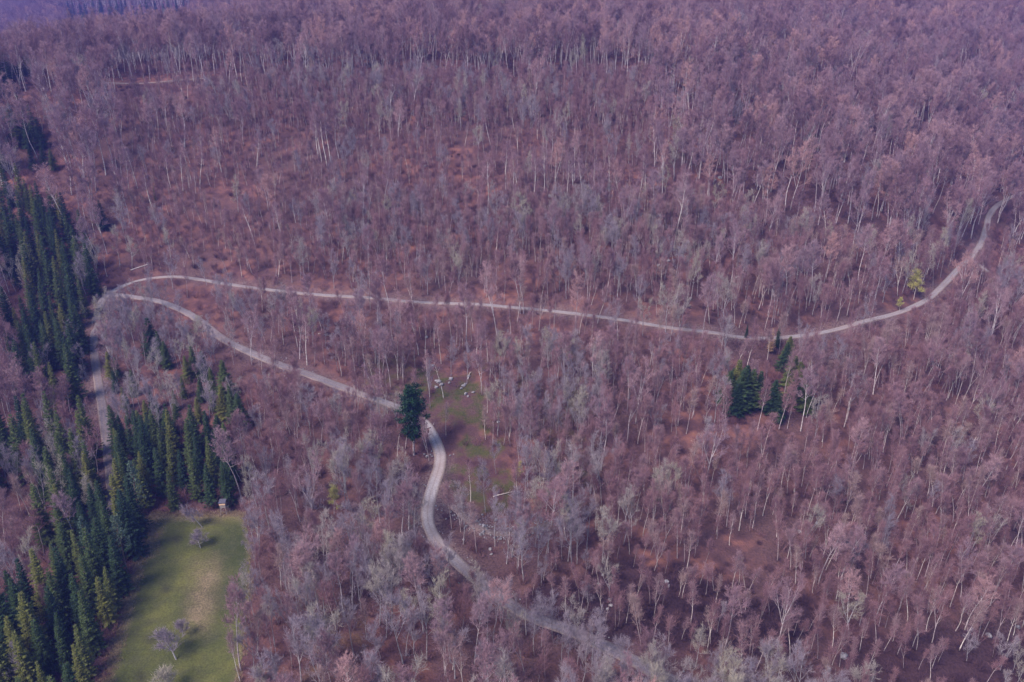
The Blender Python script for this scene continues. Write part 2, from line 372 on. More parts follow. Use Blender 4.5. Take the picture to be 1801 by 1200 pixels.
tag(obj('ground', me), 'reddish leaf litter on the wooded hillside', 'ground', kind='structure')

# roads as strips on their benches
def strip(name, T, w, label, mat='gravel'):
    tn = np.gradient(T[:, :2], axis=0); tn /= np.linalg.norm(tn, axis=1)[:, None] + 1e-9
    nr = np.stack([-tn[:, 1], tn[:, 0]], 1)
    ww = w * (1 + 0.14 * vnoise(np.arange(len(T)) / 6.0, np.full(len(T), w * 7)))
    prof = [(-1.25, -0.7, 0.0), (-1.0, -0.06, 0.0), (-.72, .03, .14), (-.35, .0, .32), (0, .06, .5), (.35, .0, .68), (.72, .03, .86), (1.0, -0.06, 1.0), (1.25, -0.7, 1.0)]
    V, S = [], []
    for o, dz, sd in prof:
        e = 1 + (0.12 * vnoise(np.arange(len(T)) / 1.7, np.full(len(T), 3.3 + sd * 11)) if abs(o) >= 1 else 0)
        V.append(np.column_stack([T[:, :2] + nr * (ww * o * e)[:, None], T[:, 2] + dz + CAMZ])); S += [sd] * len(T)
    n, k = len(T), len(prof); V = np.concatenate(V)
    Fc = [(a * n + i, a * n + i + 1, (a + 1) * n + i + 1, (a + 1) * n + i) for a in range(k - 1) for i in range(n - 1)]
    m = mesh_of(name, V, Fc, [M[mat]], smooth=True); set_attr(m, 'side', S)
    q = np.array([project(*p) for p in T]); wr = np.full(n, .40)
    if T is VALLEY: wr[:] = .85  # tree shade over the valley road, painted along its whole length
    if T is LOWER: wr = np.where(q[:, 0] < 690, .66, np.where(q[:, 1] > 985, .80, .05))  # lower end darkened for tree shade; west end duller
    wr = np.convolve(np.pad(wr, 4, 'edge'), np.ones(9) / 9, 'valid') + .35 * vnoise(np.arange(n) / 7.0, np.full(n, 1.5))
    set_attr(m, 'shade_wear', np.tile(np.clip(wr, 0, 1), k))
    tag(obj(name, m), label, 'road' if 'road' in name else 'path', kind='structure')
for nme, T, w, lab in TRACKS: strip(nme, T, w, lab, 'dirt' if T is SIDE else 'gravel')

# meadow sheet
rows = np.arange(905, 1331, 5.0); V, dry, spt = [], [], []
ML = np.array(MEADOW_L, float); MR = np.array(MEADOW_R, float); NC = 46
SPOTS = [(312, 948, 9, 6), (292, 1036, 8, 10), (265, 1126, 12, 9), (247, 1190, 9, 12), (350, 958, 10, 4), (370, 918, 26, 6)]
for r in rows:
    l = np.interp(r, ML[:, 0], ML[:, 1]) + 5 * vnoise(np.array([r / 13]), np.array([.5]))[0]; q = np.interp(r, MR[:, 0], MR[:, 1]) + 6 * vnoise(np.array([r / 11]), np.array([4.5]))[0]
    for c in range(NC + 1):
        px = l + (q - l) * c / NC; p = ground(px, r); V.append((p[0], p[1], Hn(p[0], p[1]) + CAMZ + .07))
        edge = max(0, 1 - (px - l) / 24.0) * .95
        if r < 985: edge = max(edge, .9 * max(0, 1 - (px - l) / 44.0))
        mid = .8 * math.exp(-((px - (358 - (r - 1040) * .18)) / 26.0) ** 2) * min(1, max(0, (r - 965) / 45.0)) * min(1, max(0, (1130 - r) / 40.0))
        top = max(0, 1 - (r - 905) / 16.0) * .9
        dry.append(max(edge, mid, top, .45 * max(0, 1 - (q - px) / 12.0)))
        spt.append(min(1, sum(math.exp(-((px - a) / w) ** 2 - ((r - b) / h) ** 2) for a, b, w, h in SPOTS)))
n = NC + 1
Fc = [(i * n + c, i * n + c + 1, (i + 1) * n + c + 1, (i + 1) * n + c) for i in range(len(rows) - 1) for c in range(NC)]
mm = mesh_of('meadow', V, [f[::-1] for f in Fc], [M['meadow']], smooth=True); set_attr(mm, 'dry', dry); set_attr(mm, 'spot', spt)
tag(obj('meadow', mm), 'green meadow with a dry strip between spruces and bare wood', 'meadow', kind='structure')

# ------------------------------------------------------------------ tree prototypes
class MB:
    def __init__(s): s.v, s.f = [], []
    def tube(s, path, rad, sides):
        n0 = len(s.v); ref = np.array([0.31, 0.77, 0.2])
        for k, p in enumerate(path):
            d = path[min(k + 1, len(path) - 1)] - path[max(k - 1, 0)]; d = d / (np.linalg.norm(d) + 1e-9)
            a = np.cross(d, ref); a /= np.linalg.norm(a) + 1e-9; b = np.cross(d, a)
            for q in range(sides):
                w = 2 * math.pi * q / sides; s.v.append(p + rad[k] * (math.cos(w) * a + math.sin(w) * b))
        for k in range(len(path) - 1):
            for q in range(sides):
                i = n0 + k * sides + q; j = n0 + k * sides + (q + 1) % sides
                s.f.append((i, j, j + sides, i + sides))
        return s
    def tri(s, p, d, w, r):
        """a tapering twig or needle spray from p along d, w wide at its base"""
        a = np.cross(d, r); l = math.sqrt(a @ a) + 1e-9; a = a * (w / l); n = len(s.v)
        s.v += [p - a, p + a, p + d]; s.f.append((n, n + 1, n + 2))
    def leaf(s, p, d, w, r):
        a = np.cross(d, r); l = math.sqrt(a @ a) + 1e-9; a = a * (w / l); n = len(s.v)
        s.v += [p, p + d * .5 + a, p + d, p + d * .5 - a]; s.f.append((n, n + 1, n + 2, n + 3))
UP = np.array([0, 0, 1.0])
def rv(g): v = g.normal(size=3); return v / np.linalg.norm(v)
def bend(p, d, L, n, up, wob, g):
    pts = [p]
    for k in range(n):
        d = d + up * UP / n + wob * rv(g) / n; d = d / np.linalg.norm(d); pts.append(pts[-1] + d * L / n)
    return np.array(pts)
def at(path, t):
    a = t * (len(path) - 1); i = min(int(a), len(path) - 2); a -= i
    return path[i] * (1 - a) + path[i + 1] * a, path[i + 1] - path[i]
def bare_tree(seed, Ht, cb, cr, nl, n2, n3, n4, r0, fork=False, spread=1.0, tw=0.022):
    """bare broadleaf: trunk and limbs in one mesh, branches and twigs in the other"""
    g = np.random.default_rng(seed); T, C = MB(), MB()
    tp = [np.zeros(3)]; d = np.array([g.normal() * .03, g.normal() * .03, 1.0])
    for k in range(9):
        d = d + np.array([g.normal() * .05, g.normal() * .05, .05]); d /= np.linalg.norm(d); tp.append(tp[-1] + d * Ht * .94 / 9)
    tp = np.array(tp); tp[0, 2] = -0.6
    T.tube(tp, [r0 * max(.10, (1 - k / 9.6) ** (.75)) * (1.25 if k == 0 else 1) for k in range(10)], 6)
    leaders = [tp]
    if fork:
        f0 = .25 + .2 * g.random()
        for q in range(1 + int(g.random() < .5)):
            p, dd = at(tp, f0 + .12 * q); az = g.random() * 6.28
            lp = bend(p, np.array([.42 * math.cos(az), .42 * math.sin(az), 1.0]), Ht * (.90 - f0), 6, .5, .25, g)
            T.tube(lp, [r0 * .6 * (1 - .8 * k / 6) for k in range(7)], 5); leaders.append(lp)
    for i in range(nl):
        lead = leaders[i % len(leaders)]; s = (i + g.random() * .8) / nl
        t = (cb + (1 - cb) * s * .98) if lead is tp else .25 + .73 * s
        p, dd = at(lead, min(t, .985)); az = i * 2.4 + g.random() * .8
        tilt = R(62 - 42 * s) * (0.8 + .35 * g.random()) * spread
        d = np.array([math.sin(tilt) * math.cos(az), math.sin(tilt) * math.sin(az), math.cos(tilt)])
        L = cr * (1.35 - .75 * s) * (.75 + .5 * g.random()) / max(.6, math.sin(tilt) + .25)
        lp = bend(p, d, L, 4, .55, .5, g); rr = min(r0 * .36, .062) * (1 - .5 * s)
        T.tube(lp, [rr, rr * .8, rr * .6, rr * .4, rr * .18], 4)
        for a in range(n2):
            u = .28 + .72 * (a + g.random()) / n2; p2, d2 = at(lp, min(u, .99))
            dd = d2 / np.linalg.norm(d2) * .7 + rv(g) * .75 + UP * .25; dd /= np.linalg.norm(dd)
            L2 = (.30 * L * (1.25 - .6 * u) + .5) * (.7 + .6 * g.random())
            bp = bend(p2, dd, L2, 3, .35, .5, g); C.tube(bp, [rr * .38, rr * .28, rr * .2, .01], 3)
            for b in range(n3):
                p3, d3 = at(bp, min(.99, .15 + .85 * (b + g.random()) / n3))
                e = d3 / np.linalg.norm(d3) * .75 + rv(g) * .65 + UP * .22; e = e / np.linalg.norm(e) * (.6 + .9 * g.random())
                C.tri(p3, e, tw * 1.35, rv(g))
                for c in range(n4):
                    q = .2 + .75 * g.random(); h = e * .5 + rv(g) * .55 + UP * .16
                    C.tri(p3 + e * q, h * (.55 + .7 * g.random()), tw, rv(g))
    return T, C
def spruce(seed, Ht, R0, bare=0.05, nw=40, nb=8, droop=.35, narrow=.9, dens=1.0):
    g = np.random.default_rng(seed); T, C = MB(), MB()
    tp = np.array([[0, 0, -.6]] + [[g.normal() * .06, g.normal() * .06, Ht * k / 6] for k in range(1, 7)])
    T.tube(tp, [.24 * (1.02 - k / 6.2) + .02 for k in range(7)], 6)
    lean = g.normal(size=2) * .08
    for i in range(nw):
        t = bare + (1 - bare) * (i + .5 * g.random()) / nw
        rad = R0 * (1 - t) ** narrow * (.82 + .36 * g.random()) + .18
        if t < bare + .12: rad *= .75 + 2 * (t - bare)
        for b in range(max(4, int(nb * (1 - .45 * t)))):
            az = i * 1.9 + b * 6.283 / max(4, int(nb * (1 - .45 * t))) + g.normal() * .22
            L = rad * (.72 + .5 * g.random()); el = -droop * (1 - t) * 1.25 + .62 * t + g.normal() * .08
            o = np.array([math.cos(az), math.sin(az), 0]); sd = np.array([-o[1], o[0], 0])
            p0 = np.array([lean[0] * t, lean[1] * t, Ht * t]); m = max(3, int((3 + L * 2.3) * dens))
            for k in range(m):
                u = (k + .4 * g.random()) / m
                p = p0 + o * L * u + UP * L * (el * u + .20 * u * u * (1 if t < .7 else .4))
                w = (.26 + .30 * L * (1 - u) + .10) * (.7 + .6 * g.random())
                for sg in (-1, 1):
                    C.tri(p, (o * .75 + sd * sg * .85 + UP * (-.22 + .3 * g.normal())) * w, .13 + .07 * g.random(), UP + .5 * rv(g))
                C.tri(p, (o * .5 - UP * (.75 * g.random())) * (w * .9), .12, sd + .4 * rv(g))
            C.tri(p0 + o * L * .86 + UP * L * (el * .86 + .15), (o + UP * .5) * .5, .10, UP)
    C.tri(np.array([lean[0], lean[1], Ht * .985]), UP * 1.0, .06, sd)
    return T, C
def pine(seed, Ht, R0):
    g = np.random.default_rng(seed); T, C = MB(), MB()
    tp = np.array([[0, 0, -.6]] + [[g.normal() * .2, g.normal() * .2, Ht * k / 6] for k in range(1, 7)])
    T.tube(tp, [.26 * (1.02 - k / 6.4) + .02 for k in range(7)], 6)
    for i in range(46):
        t = .42 + .58 * (i + g.random()) / 46; az = i * 2.4 + g.random()
        L = R0 * (1.05 - .9 * (t - .42) / .58) * (.6 + .6 * g.random()); el = .1 + .8 * (t - .42)
        o = np.array([math.cos(az), math.sin(az), el]); p, _d = at(tp, t); e = p + o * L
        T.tube(np.array([p, p + o * L * .5 + UP * .1, e]), [.05, .04, .015], 3)
        for k in range(34):
            q = p + o * L * (.45 + .6 * g.random()) + rv(g) * .55 * g.random()
            C.tri(q, (rv(g) + UP * .7 + o * .3) * .42, .11, rv(g))
    return T, C
def ivy_tree(seed, Ht, R0):
    g = np.random.default_rng(seed); T, C = MB(), MB()
    tp = np.array([[0, 0, -.6], [.1, 0, Ht * .15], [.0, .2, Ht * .35], [.2, .1, Ht * .6], [-.1, 0, Ht * .8], [0, 0, Ht * .97]])
    T.tube(tp, [.48, .40, .36, .28, .18, .06], 8)
    for i in range(70):
        t = .30 + .68 * (i + g.random()) / 70; az = i * 2.4 + g.random(); s = (t - .30) / .68
        L = R0 * (.55 + .6 * math.sin(math.pi * min(1, .16 + .8 * s)) ) * (.45 + .75 * g.random())
        o = np.array([math.cos(az), math.sin(az), .15 + .25 * g.normal()]); p, _d = at(tp, t)
        T.tube(np.array([p, p + o * L * .55, p + o * L]), [.07, .05, .02], 3)
        for k in range(150):
            q = p + o * L * (.2 + .9 * g.random()) + rv(g) * (.25 + .85 * g.random()) * np.array([1, 1, .8])
            C.leaf(q, (rv(g) + UP * .1) * (.5 + .3 * g.random()), .19, rv(g))
    return T, C
def thicket(seed, Ht, rad, n, tw=.022):
    g = np.random.default_rng(seed); C = MB()
    for i in range(n):
        az = g.random() * 6.283; r = rad * .45 * math.sqrt(g.random())
        p = np.array([r * math.cos(az), r * math.sin(az), -.1])
        d = np.array([math.cos(az) * .45, math.sin(az) * .45, 1]) + rv(g) * .25
        L = Ht * (.5 + .6 * g.random()); sp = bend(p, d / np.linalg.norm(d), L, 3, .1, .5, g)
        C.tube(sp, [.028, .022, .016, .006], 3)
        for k in range(11):
            q, dd = at(sp, .2 + .78 * g.random()); C.tri(q, (dd / np.linalg.norm(dd) * .5 + rv(g) * .7 + UP * .2) * (.5 + .5 * g.random()), tw, rv(g))
    return C
def pair(name, TC, bark, leaf):
    T, C = TC
    return (mesh_of(name + '_trunk', T.v, T.f, [M[bark]], smooth=True), mesh_of(name + '_crown', C.v, C.f, [M[leaf]]))
PROTO = {
 'tall': [pair('bare_tree', bare_tree(100 + i, 26 + (i % 3), [.50, .56, .46, .60, .52, .42][i], [4.7, 4.1, 5.1, 4.1, 4.5, 5.3][i], 15, 8, 7, 6, .23, fork=(i in (2, 5)), tw=.031), 'bark_pale', 'twig_pink') for i in range(6)],
 'grey': [pair('grey_tree', bare_tree(200 + i, 20 + i % 2, [.34, .40, .30, .38, .28][i], [3.6, 3.2, 4.0, 3.4, 4.3][i], 13, 7, 6, 6, .17, fork=(i != 1), tw=.021), 'bark_grey', 'twig_grey') for i in range(5)],
 'young': [pair('young_tree', bare_tree(300 + i, 15 + i % 3, [.40, .50, .36, .55, .46, .42][i], [1.45, 1.25, 1.7, 1.2, 1.45, 1.6][i], 12, 6, 5, 5, .122, fork=(i in (2,)), spread=.58, tw=.019), 'bark_young', 'twig_young') for i in range(6)],
 'white': [pair('pale_trunked_tree', bare_tree(400 + i, 25, [.58, .52, .62][i], [2.8, 3.2, 2.6][i], 13, 7, 6, 5, .24), 'bark_white', 'twig_pink') for i in range(3)],
 'spruce': [pair('spruce', spruce(500 + i, 22 + i % 3, [4.1, 3.6, 4.5, 3.8, 4.3][i], nw=[25, 23, 27, 24, 26][i], nb=10, droop=[.35, .25, .45, .3, .4][i], narrow=[.98, 1.05, .9, 1.0, .95][i], dens=1.25), 'bark_dark', 'needle') for i in range(5)],
 'pine': [pair('pine', pine(600 + i, 21, 2.8 + .4 * i), 'bark_dark', 'needle_pine') for i in range(2)],
 'larch': [pair('larch', spruce(700, 19, 2.9, bare=.12, nw=32, nb=7, droop=.15, dens=.7), 'bark_dark', 'needle_tan')],
 'ivy': [pair('ivy', ivy_tree(800, 24, 4.4), 'bark_pale', 'ivy')],
 'bud': [pair('bud', bare_tree(900 + i, 13, .28, 2.4, 11, 7, 6, 5, .12, tw=.040), 'bark_young', 'bud_green') for i in range(2)],
 'apple': [pair('orchard', bare_tree(950 + i, [9.5, 6.5, 8.0][i], .30, [2.1, 2.3, 2.4][i], 13, 7, 6, 5, .17, spread=1.15, tw=.024), 'bark_grey', 'twig_grey') for i in range(3)],
}
NAMES = {'tall': 'bare_tree', 'grey': 'grey_tree', 'young': 'young_tree', 'white': 'pale_trunked_tree', 'spruce': 'spruce_tree', 'pine': 'pine_tree', 'larch': 'larch_tree', 'ivy': 'ivy_clad_tree', 'bud': 'budding_tree', 'apple': 'orchard_tree'}
def plant(kind, k, loc, sc, rz, label, group=None, lean=(0, 0)):
    T, C = PROTO[kind][k % len(PROTO[kind])]
    e = bpy.data.objects.new(NAMES[kind], None); COL.objects.link(e); e.empty_display_size = .5
    e.location = loc; e.rotation_euler = (lean[0], lean[1], rz); e.scale = sc if hasattr(sc, '__len__') else (sc,) * 3
    tag(e, label, 'tree', group)
    for nme, dat in (('trunk', T), ('crown', C)):
        o = bpy.data.objects.new(nme, dat); COL.objects.link(o); o.parent = e
    return e
PH = {'tall': 27, 'grey': 20.5, 'young': 16, 'white': 25, 'spruce': 23}

# ------------------------------------------------------------------ conifers
taken = []                                   # (x, y, radius) of trees placed one by one
def free(x, y, r):
    return all((x - a) ** 2 + (y - b) ** 2 > (r + c) ** 2 * .25 for a, b, c in taken)
def belt(poly, spacing, n_max, hmin, hmax, label, group, pine_share, seed, pine_label=None):
    g = np.random.default_rng(seed); c = np.array(poly, float); got = []; tries = 0
    wp = np.array([ground(a, b)[:2] for a, b in poly]); lo, hi = wp.min(0), wp.max(0)
    while tries < 6000 and len(got) < n_max:
        tries += 1; x, y = lo + g.random(2) * (hi - lo)
        if any((x - a) ** 2 + (y - b) ** 2 < spacing ** 2 for a, b in got): continue
        z = float(Hn(x, y)); px, py = project(x, y, z)
        if not inside(poly, np.array([px]), np.array([py]))[0]: continue
        if px < -75 or py > 1345: continue
        if inside(MEADOW, np.array([px]), np.array([py]))[0] or kd.find((x, y, 0))[2] < 3.6: continue
        got.append((x, y)); h = hmin + (hmax - hmin) * g.random(); taken.append((x, y, 3.5))
        kind = 'pine' if g.random() < pine_share else 'spruce'
        s = h / 23.0; plant(kind, int(g.integers(5)), W((x, y, hz(x, y))), (s * (.9 + .25 * g.random()),) * 2 + (s,), g.random() * 6.28, (('short ' if h < hmin + (hmax - hmin) * .33 else 'towering ' if h > hmin + (hmax - hmin) * .67 else '') + label) if kind == 'spruce' else pine_label, group if kind == 'spruce' else group + ', pines')
    return len(got)
nA = belt(BELT_A, 5.0, 95, 17, 23, 'dark green spruce in the dense belt west of the road hairpin', 'spruces west of the hairpin', 0, 11)
nB = belt(BELT_B, 5.5, 26, 18, 24, 'dark spruce in the mixed stand beside the shaded valley road', 'spruces beside the valley road', 0.04, 12, 'blue-green pine in the mixed stand beside the valley road')
nC = belt(BELT_C, 4.8, 105, 15, 23, 'spruce in the belt along the dry western edge of the meadow', 'spruces along the west side of the meadow', 0.09, 13, 'pale blue-green pine crown among the spruces west of the meadow')
nD = belt(BELT_D, 4.7, 46, 14, 20, 'spruce in the dense stand behind the head of the meadow', 'spruces behind the head of the meadow', 0, 14)
def single(kind, px, py, hpx, k, label, group=None, wide=1.0, clear=3.0):
    """one tree whose foot stands at a photo pixel and which looks hpx tall there"""
    p = ground(px, py); z = hz(p[0], p[1]); d0 = p[1] * CP - z * SP
    lo, hi = 1.0, 45.0
    for _ in range(30):
        m = (lo + hi) / 2
        if py - project(p[0], p[1], z + m)[1] < hpx: lo = m
        else: hi = m
    T, C = PROTO[kind][k % len(PROTO[kind])]; h0 = max(v.co.z for v in C.vertices); s = lo / h0
    taken.append((p[0], p[1], clear))
    return plant(kind, k, W((p[0], p[1], z)), (s * wide, s * wide, s), (px * 7 + py * 3) % 628 / 100, label, group)
G1 = 'spruces scattered inside the road hairpin'; L1 = 'spruce standing among pale bare trees inside the road hairpin'
for k, (px, py, h) in enumerate([(272, 628, 72), (286, 640, 60), (296, 648, 50), (198, 665, 48), (210, 668, 40), (345, 665, 58), (332, 672, 48), (362, 668, 52), (376, 690, 46), (400, 700, 68), (396, 738, 60), (412, 745, 70), (426, 752, 62), (270, 722, 40), (352, 742, 44), (300, 775, 56), (325, 700, 40), (238, 695, 46), (250, 770, 50), (222, 720, 40), (206, 690, 40), (232, 742, 46), (262, 748, 46), (284, 752, 48), (316, 760, 50), (340, 778, 54), (368, 770, 50), (388, 780, 52), (218, 780, 52), (262, 790, 50), (356, 705, 40), (310, 722, 38), (378, 722, 46)]):
    single('spruce', px, py, h, k, L1, G1, 1.35 + .25 * (k % 3 == 0))
G2 = 'clump of spruces on the slope below the upper road'; L2 = 'dark spruce in the small clump on the slope below the upper road'
for k, (px, py, h) in enumerate([(1293, 704, 74), (1278, 712, 62), (1302, 722, 78), (1318, 716, 68), (1292, 728, 56), (1332, 708, 58), (1357, 726, 60), (1366, 740, 50), (1286, 696, 50), (1308, 706, 66), (1344, 722, 40), (1384, 638, 48), (1378, 654, 54), (1390, 684, 60), (1400, 700, 66), (1394, 712, 60), (1412, 722, 58), (1405, 690, 50)]):
    single('spruce', px, py, h, k + 1, L2, G2, 1.9)
single('spruce', 1312, 596, 26, 2, 'small lone spruce on the upper road beside the tan larch')
single('spruce', 1366, 612, 46, 1, 'dark spruce right behind the tan larch at the upper road')
single('larch', 1354, 622, 46, 0, 'tan larch with dry needles at the edge of the upper road', None, 1.2)
single('ivy', 728, 800, 126, 0, 'dark green ivy-clad tree with bare pale trunk beside the winding road', None, .82, 5)
G3 = 'conifers on the shoulder at the edge of the far wood'; L3 = 'conifer in the loose group on the shoulder above the spruce belt'
for k, (px, py, h) in enumerate([(46, 240, 76), (64, 250, 70), (30, 246, 66), (76, 262, 58), (56, 268, 60), (38, 256, 62), (60, 300, 46), (96, 300, 40), (80, 290, 44), (20, 262, 54), (10, 300, 60), (-4, 290, 64)]): single('spruce', px, py, h, k, L3, G3, 1.5)
G4 = 'conifers behind the wooded crest'; L4 = 'dark conifer behind the wooded crest, tip showing above bare crowns'
for k, (px, py, h) in enumerate([(4, 146, 66), (18, 144, 60), (30, 142, 56), (40, 136, 50), (-4, 172, 72), (10, 168, 66), (24, 162, 56), (48, 140, 44)]): single('spruce', px, py, h, k, L4, G4, 1.5)
G5 = 'far conifers on the hazy next hill'; L5 = 'hazy blue-green conifer in the far patch on the next hill'
for k in range(60):
    single('spruce', 124 + (k % 20) * 10.5 + rng.normal() * 4, 30 + (k // 20) * 15 + rng.normal() * 4 - (k % 20) * .5, 25 + 7 * rng.random(), k, L5, G5, 1.35, 5)
G6 = 'dark conifers at the top of the ridge wood'; L6 = 'dark conifer among bare crowns along the top of the ridge'
for k, (px, py, h) in enumerate([(320, 52, 40), (332, 50, 36), (556, 30, 34), (570, 34, 36), (584, 30, 32), (600, 34, 34), (618, 30, 34), (640, 34, 30), (760, 26, 24), (1266, 42, 28), (1274, 44, 24), (1478, 46, 26)]): single('spruce', px, py, h, k, L6, G6, 1.2)
single('spruce', 1398, 305, 46, 2, 'dark green conifer among tall bare trees on the eastern slope', None, 1.1)
single('spruce', 1426, 268, 52, 4, 'olive green conifer above the dark one on the eastern slope', None, 1.1)
single('spruce', 184, 404, 54, 0, 'dark spruce alone between the spruce belt and bare slope', None, 1.4)
single('spruce', 175, 396, 40, 1, 'shorter dark spruce leaning on its lone neighbour beyond the belt', None, 1.4)
single('spruce', 274, 352, 26, 3, 'slender bright green young spruce below the white trunks', None, .8)
single('bud', 1608, 522, 50, 0, 'yellow-green budding tree above the road bend', None, 1.6)
single('bud', 1582, 546, 24, 1, 'low yellow-green budding bush next to the road bend', None, 1.5)
single('bud', 588, 905, 52, 1, 'yellow-green budding tree in the wood east of the meadow', None, 1.2)
single('bud', 912, 850, 40, 0, 'olive budding tree beside the mossy clearing', None, 1.0)
a = single('apple', 356, 927, 54, 0, 'leaning bare fruit tree with pale trunk at the head of the meadow', None, 1.0); a.rotation_euler = (0, -.42, 0)
single('apple', 353, 964, 32, 1, 'spreading low bare tree out in the open grass of the meadow', None, 1.5)
a = single('apple', 310, 1160, 58, 2, 'rounded bare fruit tree standing in the lower meadow', None, 1.3); a.rotation_euler = (0, -.25, 0)
single('apple', 322, 1118, 32, 1, 'faint small bare tree just behind the rounded fruit tree', None, 1.1)
single('apple', 292, 1215, 44, 1, 'wide bare bush-like tree at the bottom of the meadow', None, 1.3)
# pale trunks that stand out on the slope
G7 = 'pale trunks on the upper western slope'; L7 = 'bare tree with a pale straight trunk on the open upper western slope'
for k, (px, py, h) in enumerate([(212, 345, 80), (228, 342, 84), (242, 332, 86), (272, 384, 96), (322, 336, 80), (352, 332, 82), (390, 304, 84), (358, 292, 70), (452, 300, 74), (520, 392, 66), (498, 436, 92), (446, 424, 78), (575, 292, 100), (566, 286, 96), (582, 288, 92), (560, 280, 90), (300, 330, 74), (336, 318, 76)]):
    single('white', px, py, h, k, L7, G7)
G8 = 'pale trunks in the middle of the upper slope'; L8 = 'tall bare tree with a whitish trunk in the row above the young grey trees'
for k, (px, py, h) in enumerate([(890, 338, 96), (905, 362, 104), (918, 366, 100), (937, 365, 112), (956, 357, 110), (973, 338, 100), (978, 356, 118), (998, 366, 108), (1025, 368, 104), (1040, 346, 84), (1072, 374, 128), (1094, 380, 112), (1121, 372, 124), (1133, 374, 108), (1185, 440, 160), (1165, 340, 98), (858, 376, 116), (1010, 318, 92), (1192, 216, 62), (1166, 236, 70), (1204, 300, 78), (1246, 262, 74), (1266, 290, 80)]):
    single('white', px, py, h, k, L8, G8)
G9 = 'leaning pale trunks between the two roads'; L9 = 'slender pale-trunked bare tree on the slope between the upper and lower roads'
for k, (px, py, h) in enumerate([(524, 612, 90), (540, 640, 96), (606, 616, 88), (692, 612, 90), (664, 578, 72), (736, 624, 84), (748, 624, 80), (776, 640, 86), (566, 582, 70), (526, 578, 70), (700, 668, 90), (660, 640, 80), (838, 640, 80), (858, 636, 84), (780, 700, 90), (756, 698, 84)]):
    single('white', px, py, h, k, L9, G9, .85)
G10 = 'pale crowns over the hairpin junction'; L10 = 'silvery bare tree crowding the junction of the roads at the hairpin'
for k, (a_, b_, h_) in enumerate([(186, 560, 46), (200, 572, 62), (214, 558, 48), (226, 588, 60), (203, 604, 66), (236, 606, 62), (214, 628, 70), (198, 648, 72), (244, 572, 44), (226, 650, 70), (208, 545, 40), (252, 600, 50), (190, 612, 64), (218, 596, 64)]): single('grey', a_, b_, h_, k, L10, G10, 1.15, 1.5)
single('grey', 212, 466, 76, 3, 'pale forked bare tree above the road hairpin', None, .8)
single('white', 857, 726, 60, 0, 'white trunk leaning over the mossy clearing with rocks', None, .9)
single('white', 828, 882, 74, 1, 'tall white trunk in the lower mossy clearing', None, .9)
single('grey', 757, 716, 92, 1, 'slender forked tree rising at the bend of the winding road', None, .6)

# ------------------------------------------------------------------ the bare woodland: where each tree stands, how tall
def stand():
    s0 = 3.5; cand = []
    for y0, y1, s in ((90, 540, 3.6), (540, 760, 4.6), (760, 1250, 6.5), (1250, 1760, 8.5)):
        ysr = np.arange(y0, y1, s)
        for y in ysr:
            xr = np.arange(-y * .80 - 30, (y * .82 + 30) if y < 1250 else -y * .25, s)
            cand.append(np.column_stack([xr, np.full(len(xr), y)]) + rng.uniform(-.48, .48, (len(xr), 2)) * s)
    P = np.concatenate(cand); z = Hn(P[:, 0], P[:, 1]); px, py = project(P[:, 0], P[:, 1], z)
    ok = (px > -160) & (px < 1960) & (py < 1400) & (py > -60)
    P, px, py, z = P[ok], px[ok], py[ok], z[ok]
    d, kz, kw = near_track(P[:, 0], P[:, 1]); ok = d > kw + 1.3 + 1.2 * rng.random(len(P))
    ok &= ~inside(MEADOW, px, py); P, px, py, d = P[ok], px[ok], py[ok], d[ok]
    return P, px, py, d
P, px, py, dtrack = stand(); N = len(P)
cell = np.where(P[:, 1] < 540, 3.6, np.where(P[:, 1] < 760, 4.6, np.where(P[:, 1] < 1250, 6.5, 8.5))) ** 2
kind = np.full(N, -1); hgt = np.zeros(N); rd = rng.random(N); rd2 = rng.random(N); rd3 = rng.random(N)
patch = vnoise(P[:, 0] / 22 + 40, P[:, 1] / 22) + .5 * vnoise(P[:, 0] / 9, P[:, 1] / 9 + 20)        # gaps and clumps
def fill(mask, per_m2, mix, hlo, hhi, gap=-1.0):
    m = mask & (rd < per_m2 * cell) & (patch > gap)
    kk = np.searchsorted(np.cumsum(mix), rd2[m]); kind[m] = np.minimum(kk, 2); hgt[m] = hlo[kk.clip(0, 2)] + (hhi[kk.clip(0, 2)] - hlo[kk.clip(0, 2)]) * rd3[m]
    kind[mask & ~m] = -1
A = np.array
every = np.ones(N, bool)
# order: later calls override earlier ones.  mix = shares of tall, grey, young
fill(every, .042, (.06, .12, .82), A([20, 14, 11.]), A([26, 18, 16.]), -.42)
tallzone = ((py < 150 + 10 * vnoise(px / 60, px * 0)) | ((px > 1150) & (py < 470 - 110 * np.clip((1450 - px) / 300, 0, 1) - 30)) | ((px < 230) & (py < 470)))
mid = (px > 230) & (px < 1180) & (py >= 150) & (py < 480)
fill(mid, .050, (.02, .05, .93), A([18, 12, 7.]), A([24, 15, 11.5]), -.32)
fill(mid & (py < 235), .075, (.01, .10, .89), A([18, 12, 10.]), A([24, 16, 14.]), -.55)
fill((py > 375) & (py < 470) & (px > 560) & (px < 1320), .07, (.03, .22, .75), A([20, 12, 11.]), A([25, 17, 16.]), -.5)
fill(tallzone, .0175, (.86, .10, .04), A([21, 17, 12.]), A([29, 22, 16.]), -.9)
fill((py >= 500) & (py < 640) & (px > 230) & (px < 700), .03, (.15, .45, .40), A([18, 11, 9.]), A([24, 16, 14.]), -.3)
fill((py > 640) & (py < 800) & (px > 880) & (px < 1060), .06, (.03, .45, .52), A([18, 12, 11.]), A([22, 17, 16.]), -.6)
fill((py > 640) & (py < 860) & (px > 430) & (px < 730), .05, (.08, .12, .80), A([17, 12, 11.]), A([22, 17, 17.]), -.5)
